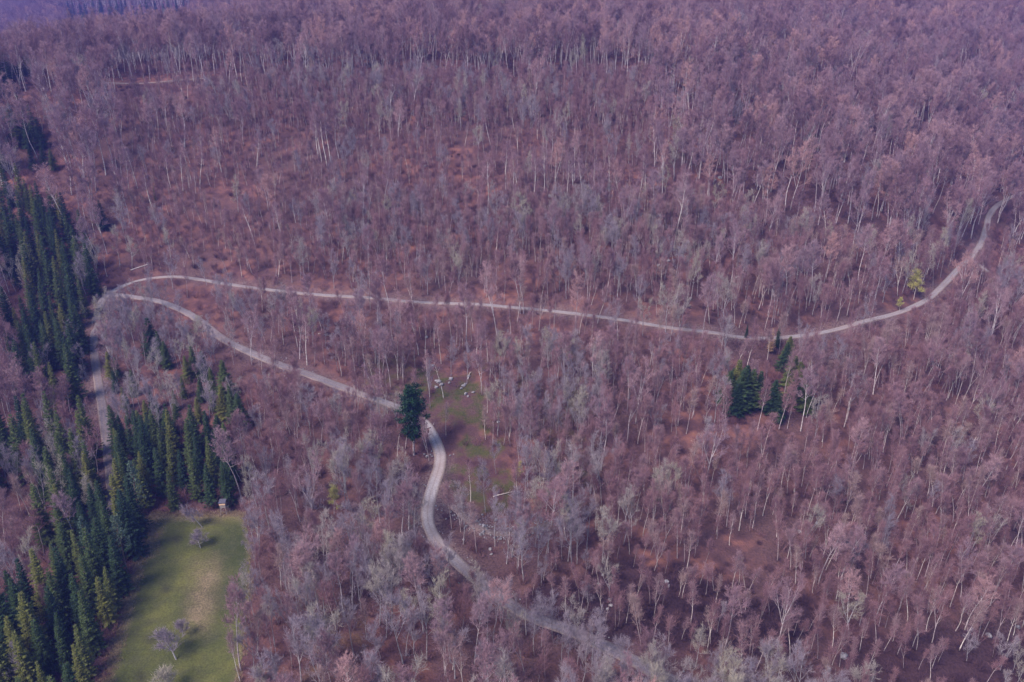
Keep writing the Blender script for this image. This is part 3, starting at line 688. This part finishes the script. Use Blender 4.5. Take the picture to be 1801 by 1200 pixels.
fill((py > 850) & (px > 430) & (px < 1100), .036, (.12, .42, .46), A([17, 14, 11.]), A([22, 20, 17.]), -.45)
fill((px > 428) & (px < 470) & (py > 900), .05, (.0, .75, .25), A([17, 9, 9.]), A([22, 15, 14.]), -.9)
fill((py > 620) & (px > 1060), .054, (.06, .05, .89), A([17, 12, 9.]), A([23, 17, 18.]), -.43)
fill((py > 800) & (px > 1060), .062, (.03, .05, .92), A([17, 12, 7.]), A([21, 17, 16.5]), -.43)
fill(inside(CLEAR1, px, py) | inside(CLEAR2, px, py), .007, (.1, .4, .5), A([17, 11, 9.]), A([21, 15, 14.]))
fill(inside(HOLLOW, px, py), .045, (.0, .1, .9), A([17, 8, 7.]), A([21, 11, 12.]))
near_row = (py > 1212 + .22 * np.clip(px - 1250, 0, 400)) & (px > 1020) & (px < 1560)
fill(near_row, .055, (.10, .75, .15), A([17, 13, 11.]), A([20, 17, 15.]), -2)
fill((py > 1168) & (px > 985) & (px <= 1290) & (py < 1215), .06, (.0, .6, .4), A([10, 8, 7.]), A([12, 12, 11.]), -2)
fill((py > 1150) & (px > 1520), .036, (.0, .2, .8), A([17, 8, 6.]), A([21, 11, 10.]))
fill(inside([(115, 22), (340, 12), (340, 84), (240, 92), (200, 98), (120, 92)], px, py), .0004, (.5, .4, .1), A([14, 12, 10.]), A([18, 15, 12.]))
fill(inside([(840, 1050), (1000, 1128), (1100, 1160), (1090, 1215), (900, 1150), (820, 1090)], px, py), .05, (.1, .6, .3), A([13, 11, 10.]), A([16, 15, 13.]), -2)
hair = inside([(178, 545), (230, 530), (330, 560), (420, 640), (430, 760), (200, 790), (185, 700)], px, py)
fill(hair, .034, (.05, .80, .15), A([15, 10, 8.]), A([20, 15, 12.]), -.6)
west = inside([(-160, 470), (20, 500), (50, 560), (20, 600), (40, 720), (110, 760), (-160, 790)], px, py)
fill(west, .03, (.75, .2, .05), A([19, 14, 10.]), A([25, 18, 12.]), -.9)
for poly, share in ((BELT_A, .004), (BELT_B, .016), (BELT_C, .003), (BELT_D, .005)):
    fill(inside(poly, px, py), share, (.1, .7, .2), A([17, 13, 10.]), A([21, 17, 14.]))
strip_v = inside([(145, 560), (165, 560), (180, 700), (188, 800), (150, 800), (140, 700)], px, py)
fill(strip_v, .02, (.0, .7, .3), A([17, 7, 6.]), A([20, 11, 9.]))
if taken:
    tk = kdtree.KDTree(len(taken))
    for i, (a, b, c) in enumerate(taken): tk.insert((a, b, 0), i)
    tk.balance()
    for i in range(N):
        if kind[i] >= 0:
            _c, j, dd = tk.find((P[i, 0], P[i, 1], 0))
            if dd < taken[j][2] * .62: kind[i] = -1
# the ivy tree, the stand and the meadow trees stay in plain view
keep = kind >= 0; Pk, kk, hk, pxk, pyk = P[keep], kind[keep], hgt[keep], px[keep], py[keep]
# young trees with bare tips must not stand before the road all along: thin those just below it
zk = H(Pk[:, 0], Pk[:, 1])
tx, ty = project(Pk[:, 0], Pk[:, 1], zk + hk)
def crosses(T, margin):
    q = np.array([project(*p) for p in T]); hit = np.zeros(len(Pk), bool); o = np.argsort(q[:, 0])
    ry = np.interp(pxk, q[o, 0], q[o, 1]); inx = (pxk > q[:, 0].min()) & (pxk < q[:, 0].max())
    return inx & (pyk > ry + 2) & (ty < ry + margin)
thin = (crosses(UPPER[(UPPER[:, 1] < 345)], 6) & (pxk > 215) & (pxk < 1690))
lowq = np.array([project(*p) for p in LOWER])
m2 = (pxk > 640) & (pxk < 1010) & (pyk > 760)
dl = np.full(len(Pk), 1e9)
for f in (.35, .6, .85, 1.0):
    cx, cyy = project(Pk[:, 0], Pk[:, 1], zk + hk * f)
    for q in lowq[::2]: dl = np.minimum(dl, (cx - q[0]) ** 2 + (cyy - q[1]) ** 2)
thin |= crosses(LOWER[:int(len(LOWER) * .5)], 4) & (pxk > 235) & (pxk < 690)
drop = (thin & (rng.random(len(Pk)) < .50)) | (m2 & (dl < 16 ** 2) & (pyk < 1030) & (rng.random(len(Pk)) < .85))
hashed = rng.random(len(Pk)); hs = (pxk > 372) & (pxk < 425) & (pyk > 895) & (pyk < 960); drop |= hs
for x0, y0, x1, y1, pr in ((1330, 540, 1385, 625, .95), (1262, 640, 1418, 742, .6), (696, 665, 750, 810, .96), (1585, 472, 1628, 526, .9), (1568, 522, 1600, 550, .9), (566, 850, 608, 906, .9), (252, 552, 304, 650, .6), (382, 628, 438, 752, .6), (326, 605, 385, 692, .5), (205, 126, 330, 150, .85), (330, 128, 420, 140, .5), (18, 170, 84, 262, .9), (0, 80, 46, 168, .9), (258, 905, 428, 1200, .97), (1380, 240, 1440, 306, .6), (748, 740, 782, 960, .7), (1715, 338, 1800, 440, .55), (765, 655, 836, 700, .8)):
    for f in (.3, .45, .6, .75, .9, 1.0):
        cx, cyy = project(Pk[:, 0], Pk[:, 1], zk + hk * f)
        drop |= (pyk > y1 + 1) & (cx > x0 - 5) & (cx < x1 + 5) & (cyy > y0) & (cyy < y1) & (hashed < pr)
Pk, kk, hk, pxk, pyk, zk = [v[~drop] for v in (Pk, kk, hk, pxk, pyk, zk)]
KN = ['tall', 'grey', 'young']
dist = np.sqrt((Pk ** 2).sum(1) + zk ** 2); app = hk * (Pk[:, 1] / dist) / dist
infr = (pxk > -5) & (pxk < 1806) & (pyk > 5) & (pyk < 1215)
def where(kindname, x, y):
    """words and group for a tree by the place it stands in"""
    if inside([(428, 880), (760, 880), (900, 1080), (1000, 1230), (400, 1230)], A([x]), A([y]))[0]: return 'in the wood between meadow and winding road'
    if y > 1105 and 1000 < x < 1560: return 'in the bluish row below the dark hollow'
    if y > 760 and x > 1060: return 'on the red-brown slope below the spruce clump'
    if y > 700 and 730 < x <= 1060: return 'around the mossy clearing by the winding road'
    if x < 430 and 530 < y < 800: return 'inside the road hairpin among scattered spruces'
    if x < 250: return 'among the spruces on the western side'
    if y > 600 and x < 760: return 'below the lower road near the ivy-clad tree'
    if y > 480: return 'just below the upper gravel road'
    if y > 230: return 'on the slope above the upper gravel road'
    return 'in the dense high wood along the ridge'
DESC = {'tall': 'bare pink-crowned tree', 'grey': 'bare grey-crowned tree', 'young': 'slim young bare tree'}
FORKS = {'tall': (2, 5), 'grey': (0, 2, 3, 4), 'young': (2,)}
def describe(kn, k, h):
    lo, hi = {'tall': (22, 26.5), 'grey': (13, 17), 'young': (11.5, 14.5)}[kn]
    size = 'low ' if h < lo else 'lofty ' if h > hi else ''
    return size + DESC[kn] + (' with forked trunk' if k % len(PROTO[kn]) in FORKS[kn] else '')
chosen = np.zeros(len(Pk), bool)
for c, n_max in ((0, 300), (1, 280), (2, 300)):
    ii = np.where((kk == c) & infr)[0]; chosen[ii[np.argsort(-app[ii])][:n_max]] = True
for i in np.where(chosen)[0]:
    kn = KN[kk[i]]; w = where(kn, pxk[i], pyk[i]); s = hk[i] / PH[kn]
    v = int(rng.integers(len(PROTO[kn])))
    plant(kn, v, (Pk[i, 0], Pk[i, 1], zk[i] + CAMZ), (s * rng.uniform(.85, 1.15),) * 2 + (s,), rng.random() * 6.28, describe(kn, v, hk[i]) + ' ' + w, describe(kn, v, hk[i]) + ' ' + w, (rng.normal() * .045, rng.normal() * .045))

def scatter(name, pts, rot, scl, idx, protos, label, cat):
    """the rest of a kind, as one mass: a mesh of points with the kind's trees set on them"""
    me = bpy.data.meshes.new(name); me.from_pydata([tuple(p) for p in pts], [], [])
    set_attr(me, 'rot', rot, 'FLOAT_VECTOR'); set_attr(me, 'scl', scl, 'FLOAT_VECTOR'); set_attr(me, 'idx', idx, 'INT')
    c = bpy.data.collections.new(name + '_kinds')
    for k, (T, C) in enumerate(protos):
        src = [m for m in (T, C) if m is not None]; vs, fs, mi, off = [], [], [], 0
        for q, m in enumerate(src):
            vs += [tuple(v.co) for v in m.vertices]; fs += [tuple(off + i for i in p.vertices) for p in m.polygons]; mi += [q] * len(m.polygons); off = len(vs)
        c.objects.link(bpy.data.objects.new('%s_kind_%02d' % (name, k), mesh_of(name + '_kind', vs, fs, [m.materials[0] for m in src], mi)))
    ng = bpy.data.node_groups.new(name, 'GeometryNodeTree')
    ng.interface.new_socket('Geometry', in_out='INPUT', socket_type='NodeSocketGeometry'); ng.interface.new_socket('Geometry', in_out='OUTPUT', socket_type='NodeSocketGeometry')
    n, l = ng.nodes, ng.links; gi, go = n.new('NodeGroupInput'), n.new('NodeGroupOutput')
    ci = n.new('GeometryNodeCollectionInfo'); ci.inputs['Collection'].default_value = c; ci.inputs['Separate Children'].default_value = True; ci.inputs['Reset Children'].default_value = True
    ip = n.new('GeometryNodeInstanceOnPoints'); ip.inputs['Pick Instance'].default_value = True
    def na(nm, typ):
        x = n.new('GeometryNodeInputNamedAttribute'); x.data_type = typ; x.inputs['Name'].default_value = nm
        return [o for o in x.outputs if o.enabled and o.name == 'Attribute'][0]
    l.new(gi.outputs[0], ip.inputs['Points']); l.new(ci.outputs[0], ip.inputs['Instance']); l.new(na('idx', 'INT'), ip.inputs['Instance Index'])
    l.new(na('rot', 'FLOAT_VECTOR'), ip.inputs['Rotation']); l.new(na('scl', 'FLOAT_VECTOR'), ip.inputs['Scale']); l.new(ip.outputs[0], go.inputs[0])
    o = obj(name, me); m = o.modifiers.new('scatter', 'NODES'); m.node_group = ng
    return tag(o, label, cat, kind='stuff')
MASS = [('ridge_wood', 'tall', 'mass of distant tall bare trees covering the ridge', 'forest'), ('grey_wood', 'grey', 'mass of farther grey bare trees mixed into the hillside wood', 'forest'), ('young_wood', 'young', 'mass of thin young bare trees covering the middle slope', 'forest')]
for c, (nme, kn, lab, cat) in enumerate(MASS):
    m = (kk == c) & ~chosen; n = int(m.sum()); s = hk[m] / PH[kn]; wv = rng.uniform(.85, 1.25, n)
    scatter(nme, np.column_stack([Pk[m], zk[m] + CAMZ]), np.column_stack([rng.normal(0, .05, n), rng.normal(0, .05, n), rng.random(n) * 6.28]), np.column_stack([s * wv, s * wv, s]), rng.integers(0, len(PROTO[kn]), n), PROTO[kn], lab, cat)
# undergrowth
bushes = [(None, mesh_of('bush', C.v, C.f, [M['twig_thicket']])) for C in (thicket(60 + i, 2.6 + .4 * i, 1.6, 22 + 2 * i) for i in range(4))]
bushes += [(None, mesh_of('shade_brush', C.v, C.f, [M['shade_brush']])) for C in (thicket(70 + i, 1.9 + .5 * i, 2.3, 34, .026) for i in range(2))]
rb = rng.random(N); dens = .062 * np.clip(.85 + 1.3 * patch, .1, 1.5) * np.where(P[:, 1] > 560, .35, 1.0) * np.where(mid, 1.4, 1) * np.where(inside(CLEAR1, px, py) | inside(CLEAR2, px, py), .25, 1) * np.where(inside(HOLLOW, px, py) | ((py > 1130) & (px > 1500)), 2.6, 1)
m = (rb < dens * cell) & (dtrack > 3.6); n = int(m.sum()); s = rng.uniform(.5, 1.25, n)
scatter('undergrowth', np.column_stack([P[m], H(P[m, 0], P[m, 1]) + CAMZ]), np.column_stack([np.zeros(n), np.zeros(n), rng.random(n) * 6.28]), np.column_stack([s, s, s]), np.where((inside(HOLLOW, px[m], py[m]) & (rng.random(n) < .9)) | (patch[m] < -.33) | ((py[m] > 1130) & (px[m] > 1500)), rng.integers(4, 6, n), rng.integers(0, 4, n)), bushes, 'low reddish brushwood under the bare trees', 'undergrowth')
# dry grass along the meadow and the banks
def tuft(seed):
    g = np.random.default_rng(seed); C = MB()
    for i in range(26):
        az = g.random() * 6.28; C.tri(np.array([g.normal() * .3, g.normal() * .3, -.05]), np.array([math.cos(az) * .35, math.sin(az) * .35, .75]) * (.5 + .7 * g.random()), .03, rv(g))
    return C
tufts = [(None, mesh_of('tuft', C.v, C.f, [M['dry_grass']])) for C in (tuft(i) for i in range(3))]
TP = []
for i in range(1500):
    r = rng.uniform(903, 1230); u = rng.random()
    if u < .62: q = np.interp(r, ML[:, 0], ML[:, 1]) + rng.normal() * 7 + (rng.random() * 26 if r < 985 else 4)
    elif u < .8: q = np.interp(r, MR[:, 0], MR[:, 1]) + rng.normal() * 4
    else: r = rng.uniform(900, 909); q = rng.uniform(265, 432)
    p = ground(q, r); TP.append((p[0], p[1], hz(p[0], p[1])))
TP = np.array(TP); n = len(TP); s = rng.uniform(.5, 1.2, n)
scatter('dry_grass', TP + A([0, 0, CAMZ]), np.column_stack([np.zeros(n), np.zeros(n), rng.random(n) * 6.28]), np.column_stack([s, s, s]), rng.integers(0, 3, n), tufts, 'dry straw-coloured grass along the meadow edges', 'grass')

# ------------------------------------------------------------------ stones
def boulder_mesh(seed, flat=.7):
    import bmesh
    g = np.random.default_rng(seed); bm = bmesh.new(); bmesh.ops.create_icosphere(bm, subdivisions=2, radius=1)
    planes = [(rv(g), .62 + .3 * g.random()) for _ in range(9)]
    for v in bm.verts:
        c = np.array(v.co)
        for nrm, dd in planes:
            k = c @ nrm
            if k > dd: c = c - nrm * (k - dd)
        c *= 1 + .07 * g.normal(); c[2] *= flat; v.co = c
    m = bpy.data.meshes.new('boulder'); bm.to_mesh(m); bm.free(); m.materials.append(M['rock']); return m
BM = [boulder_mesh(i, .6 + .08 * i) for i in range(5)]
def boulder(px, py, size, k, label, group=None, sink=.3):
    p = ground(px, py); z = hz(p[0], p[1])
    o = obj('boulder', BM[k % 5], None, W((p[0], p[1], z + size * (.55 - sink)))); size *= .72; o.scale = (size, size * (.75 + .1 * (k % 4)), size * .9)
    o.rotation_euler = (.2 * math.sin(k * 1.7), .2 * math.cos(k * 2.3), k * 1.3)
    return tag(o, label, 'rock', group)
GB = 'rocks in the mossy clearing'
for k, (a, b, s) in enumerate([(770, 673, 1.9), (776, 678, 1.4), (767, 682, 1.2), (793, 668, 1.2), (790, 674, .9), (815, 680, 1.2), (811, 684, .9), (818, 676, .8), (819, 694, 1.1), (823, 698, .8), (832, 691, .9), (824, 663, 1.0), (876, 743, .9), (762, 645, 1.3)]):
    boulder(a, b, s, k, 'pale grey rock lying in the mossy clearing above the ivy-clad tree', GB)
GB2 = 'stones below the trunk of the ivy-clad tree'
for k, (a, b, s) in enumerate([(746, 800, .7), (751, 804, .8), (757, 799, .6), (760, 803, .5), (717, 771, .7), (768, 797, .6)]): boulder(a, b, s, k + 2, 'small pale stone by the foot of the ivy-clad tree', GB2)
for k, (a, b, s, l) in enumerate([(1505, 832, 1.2, 'dark-sided boulder on open red litter of the lower eastern slope'), (1437, 922, 1.0, 'rounded boulder beside a pale one on the lower slope'), (1405, 936, 1.0, 'pale boulder just west of the rounded one on the lower slope'), (1484, 1156, 1.3, 'large boulder on the dark litter east of the bluish tree row'), (1738, 1119, 1.2, 'boulder among brushwood at the eastern foot of the slope'), (1791, 1105, 1.1, 'boulder uphill from its neighbour at the eastern foot'), (1597, 966, .9, 'lone grey stone amid young trees on the eastern slope'), (1596, 1030, .7, 'small stone downhill from the lone grey one'), (1395, 112, 1.6, 'bright white rock high on the eastern ridge'), (1371, 134, 1.7, 'whitish crag patch below the bright rock on the ridge'), (1362, 128, 1.5, 'flat rock next to the whitish crag on the ridge'), (1249, 193, 1.9, 'white outcrop under tall trees on the upper slope'), (1266, 314, 1.6, 'white rock at the end of a bare reddish ledge'), (1258, 318, 1.1, 'smaller rock touching the white one on the reddish ledge'), (968, 346, 1.6, 'mossy boulder among the whitish trunks'), (1175, 460, 1.2, 'pale stone on the red bank above the upper road'), (1158, 468, 1.3, 'dark stone close by the pale one above the upper road'), (1166, 505, 1.0, 'stone just above the upper road'), (712, 560, .9, 'stone on the red slope right below the upper road'), (750, 594, .9, 'stone downhill of its neighbour below the upper road'), (974, 598, 1.1, 'grey stone alone in the reddish wood below the upper road'), (1370, 597, 1.2, 'white block at the roadside behind the larch'), (1636, 536, .7, 'pale stone by the bend in the upper road'), (653, 258, .9, 'small white stone in the young stand'), (748, 293, 1.1, 'flat white stone in the young stand'), (898, 482, .9, 'stone in the wood above the middle of the upper road')]):
    boulder(a, b, s * 1.1, k, l)
GB3 = 'stones in the dark hollow'
for k, (a, b, s) in enumerate([(1052, 1028, .8), (1060, 1012, .7), (1070, 1030, .8), (1078, 1026, .6), (1072, 1056, 1.0), (1074, 1066, .9), (1068, 1072, .7), (1172, 1024, 1.0), (1176, 1032, .8), (1080, 1014, .6)]): boulder(a, b, s, k, 'grey stone in the scattered group above the dark hollow', GB3)
GB4 = 'rubble blocks beside the stony side track'
for k, (a, b, s) in enumerate([(828, 908, .8), (838, 916, .9), (844, 922, .8), (851, 926, 1.0), (856, 931, .8), (826, 906, .6), (872, 915, .9), (845, 942, .8), (850, 938, .9), (862, 967, .9), (864, 976, .7), (848, 906, .6), (815, 950, .6), (870, 948, .7), (905, 945, .6), (880, 950, .7), (893, 930, .6), (903, 928, .6)]): boulder(a, b, s, k, 'pale rubble block beside the stony side track', GB4)
# loose rubble: too small and too many to tell apart
stones = [(None, BM[k]) for k in range(5)]
RP = []
for T, w, n in ((SIDE, 1.5, 420), (LOWER[130:230] if len(LOWER) > 230 else LOWER, 2.1, 300)):
    for _ in range(n):
        p = T[rng.integers(len(T))]; an = rng.random() * 6.28; rr = w + .3 + abs(rng.normal()) * 1.2
        x, y = p[0] + math.cos(an) * rr, p[1] + math.sin(an) * rr
        if kd.find((x, y, 0))[2] > w + .1: RP.append((x, y))
RP = np.array(RP); n = len(RP); s = rng.uniform(.10, .34, n)
scatter('rubble', np.column_stack([RP, H(RP[:, 0], RP[:, 1]) + CAMZ + .05]), rng.random((n, 3)) * 3, np.column_stack([s, s, s]), rng.integers(0, 5, n), stones, 'pale limestone rubble along the side track and road edge', 'rubble')
# fallen logs
for k, (a, b, a2, b2, r, l) in enumerate([(823, 668, 827, 657, .22, 'pale broken log standing askew in the mossy clearing'), (867, 875, 905, 866, .16, 'thin pale fallen trunk across the lower mossy clearing'), (560, 588, 578, 592, .2, 'fallen trunk on the red slope above the lower road'), (230, 476, 262, 466, .22, 'fallen tree with broken limbs above the road hairpin')]):
    p, q = A(spot(a, b)), A(spot(a2, b2)); p[2] += .25; q[2] += .45; T = MB(); g = np.random.default_rng(k)
    path = np.array([p + (q - p) * u + g.normal(size=3) * .06 for u in np.linspace(0, 1, 6)])
    T.tube(path - p, [r, r * .95, r * .85, r * .75, r * .6, r * .4], 7)
    for u in (.45, .7, .85):
        c, dd = at(path - p, u); T.tube(np.array([c, c + (dd / np.linalg.norm(dd) + rv(g) * .6 + UP * .4) * .9]), [r * .35, r * .1], 4)
    tag(obj('fallen_log', mesh_of('fallen_log', T.v, T.f, [M['bark_white']], smooth=True), None, tuple(p)), l, 'log')

# ------------------------------------------------------------------ raised hide at the head of the meadow
def box_mesh(name, sx, sy, sz, mat, b=.02):
    import bmesh
    bm = bmesh.new(); bmesh.ops.create_cube(bm, size=1)
    for v in bm.verts: v.co = (v.co.x * sx, v.co.y * sy, v.co.z * sz)
    bmesh.ops.bevel(bm, geom=list(bm.edges), offset=min(b, min(sx, sy, sz) * .3), segments=1, affect='EDGES')
    m = bpy.data.meshes.new(name); bm.to_mesh(m); bm.free(); m.materials.append(mat); return m
hp = spot(395, 904)
e = bpy.data.objects.new('hunting_hide', None); COL.objects.link(e); e.location = hp; e.rotation_euler = (0, 0, .12)
tag(e, 'raised wooden hunting hide with a pale board at the meadow corner', 'hunting hide')
def part(name, size, loc, mat='wood', rot=(0, 0, 0), par=e):
    o = obj(name, box_mesh(name, *size, M[mat]), par, loc); o.rotation_euler = rot; return o
for sx in (-1, 1):
    for sy in (-1, 1): part('leg', (.15, .15, 2.9), (sx * .78, sy * .72, 1.25), rot=(sy * .06, -sx * .06, 0))
part('floor', (1.7, 1.6, .12), (0, 0, 2.68))
for k in range(3):
    part('plank', (1.6, .05, .30), (0, -.76, 2.92 + k * .33)); part('plank', (1.6, .05, .30), (0, .76, 2.92 + k * .33))
    for sx in (-1, 1): part('plank', (.05, 1.46, .30), (sx * .80, 0, 2.92 + k * .33))
part('sill_board', (1.78, .10, .42), (0, -.83, 3.90), 'pale_wood')
for sx in (-1, 1):
    for sy in (-1, 1): part('post', (.1, .1, .72), (sx * .75, sy * .71, 4.1))
part('back_panel', (1.6, .05, .70), (0, .76, 4.1))
part('roof', (2.0, 2.0, .09), (0, 0, 4.55), 'roof_felt', (.12, 0, 0))
for s in (-1, 1): part('brace', (.07, .07, 2.3), (0, s * .80, 1.45), rot=(0, s * .72, 0))
lad = part('ladder', (.07, .07, 3.2), (1.62, -.25, 1.32), rot=(0, -.42, 0))
lad2 = part('rail', (.07, .07, 3.2), (0, .5, 0), par=lad)
for k in range(7): part('rung', (.05, .56, .05), (0, .25, -1.35 + k * .42), par=lad)
part('landing', (.9, .7, .08), (1.1, 0, 2.68))

# ------------------------------------------------------------------ the air
zlo, zhi = float(zs.min()) + CAMZ - 1, float(zs.max()) + CAMZ + 12
hv = [(x, y, z) for x in (-3040, 3040) for y in (-90, 3240) for z in (zlo, zhi)]
hm = mesh_of('haze', hv, [(0, 1, 3, 2), (4, 6, 7, 5), (0, 4, 5, 1), (2, 3, 7, 6), (0, 2, 6, 4), (1, 5, 7, 3)], [])
mt = bpy.data.materials.new('haze'); mt.use_nodes = True; nn = mt.node_tree.nodes
nn.remove(nn['Principled BSDF']); pv = nn.new('ShaderNodeVolumePrincipled')
pv.inputs['Density'].default_value = HAZE_DENSITY; pv.inputs['Color'].default_value = (*HAZE_COLOR, 1)
mt.node_tree.links.new(pv.outputs[0], nn['Material Output'].inputs['Volume'])
hm.materials.append(mt)
tag(obj('haze', hm), 'thin violet haze in the air over the valley', 'haze', kind='stuff')
print('TREES', nA, nB, nC, nD, 'chosen', int(chosen.sum()), 'kinds', [(int(((kk == c)).sum())) for c in range(3)])
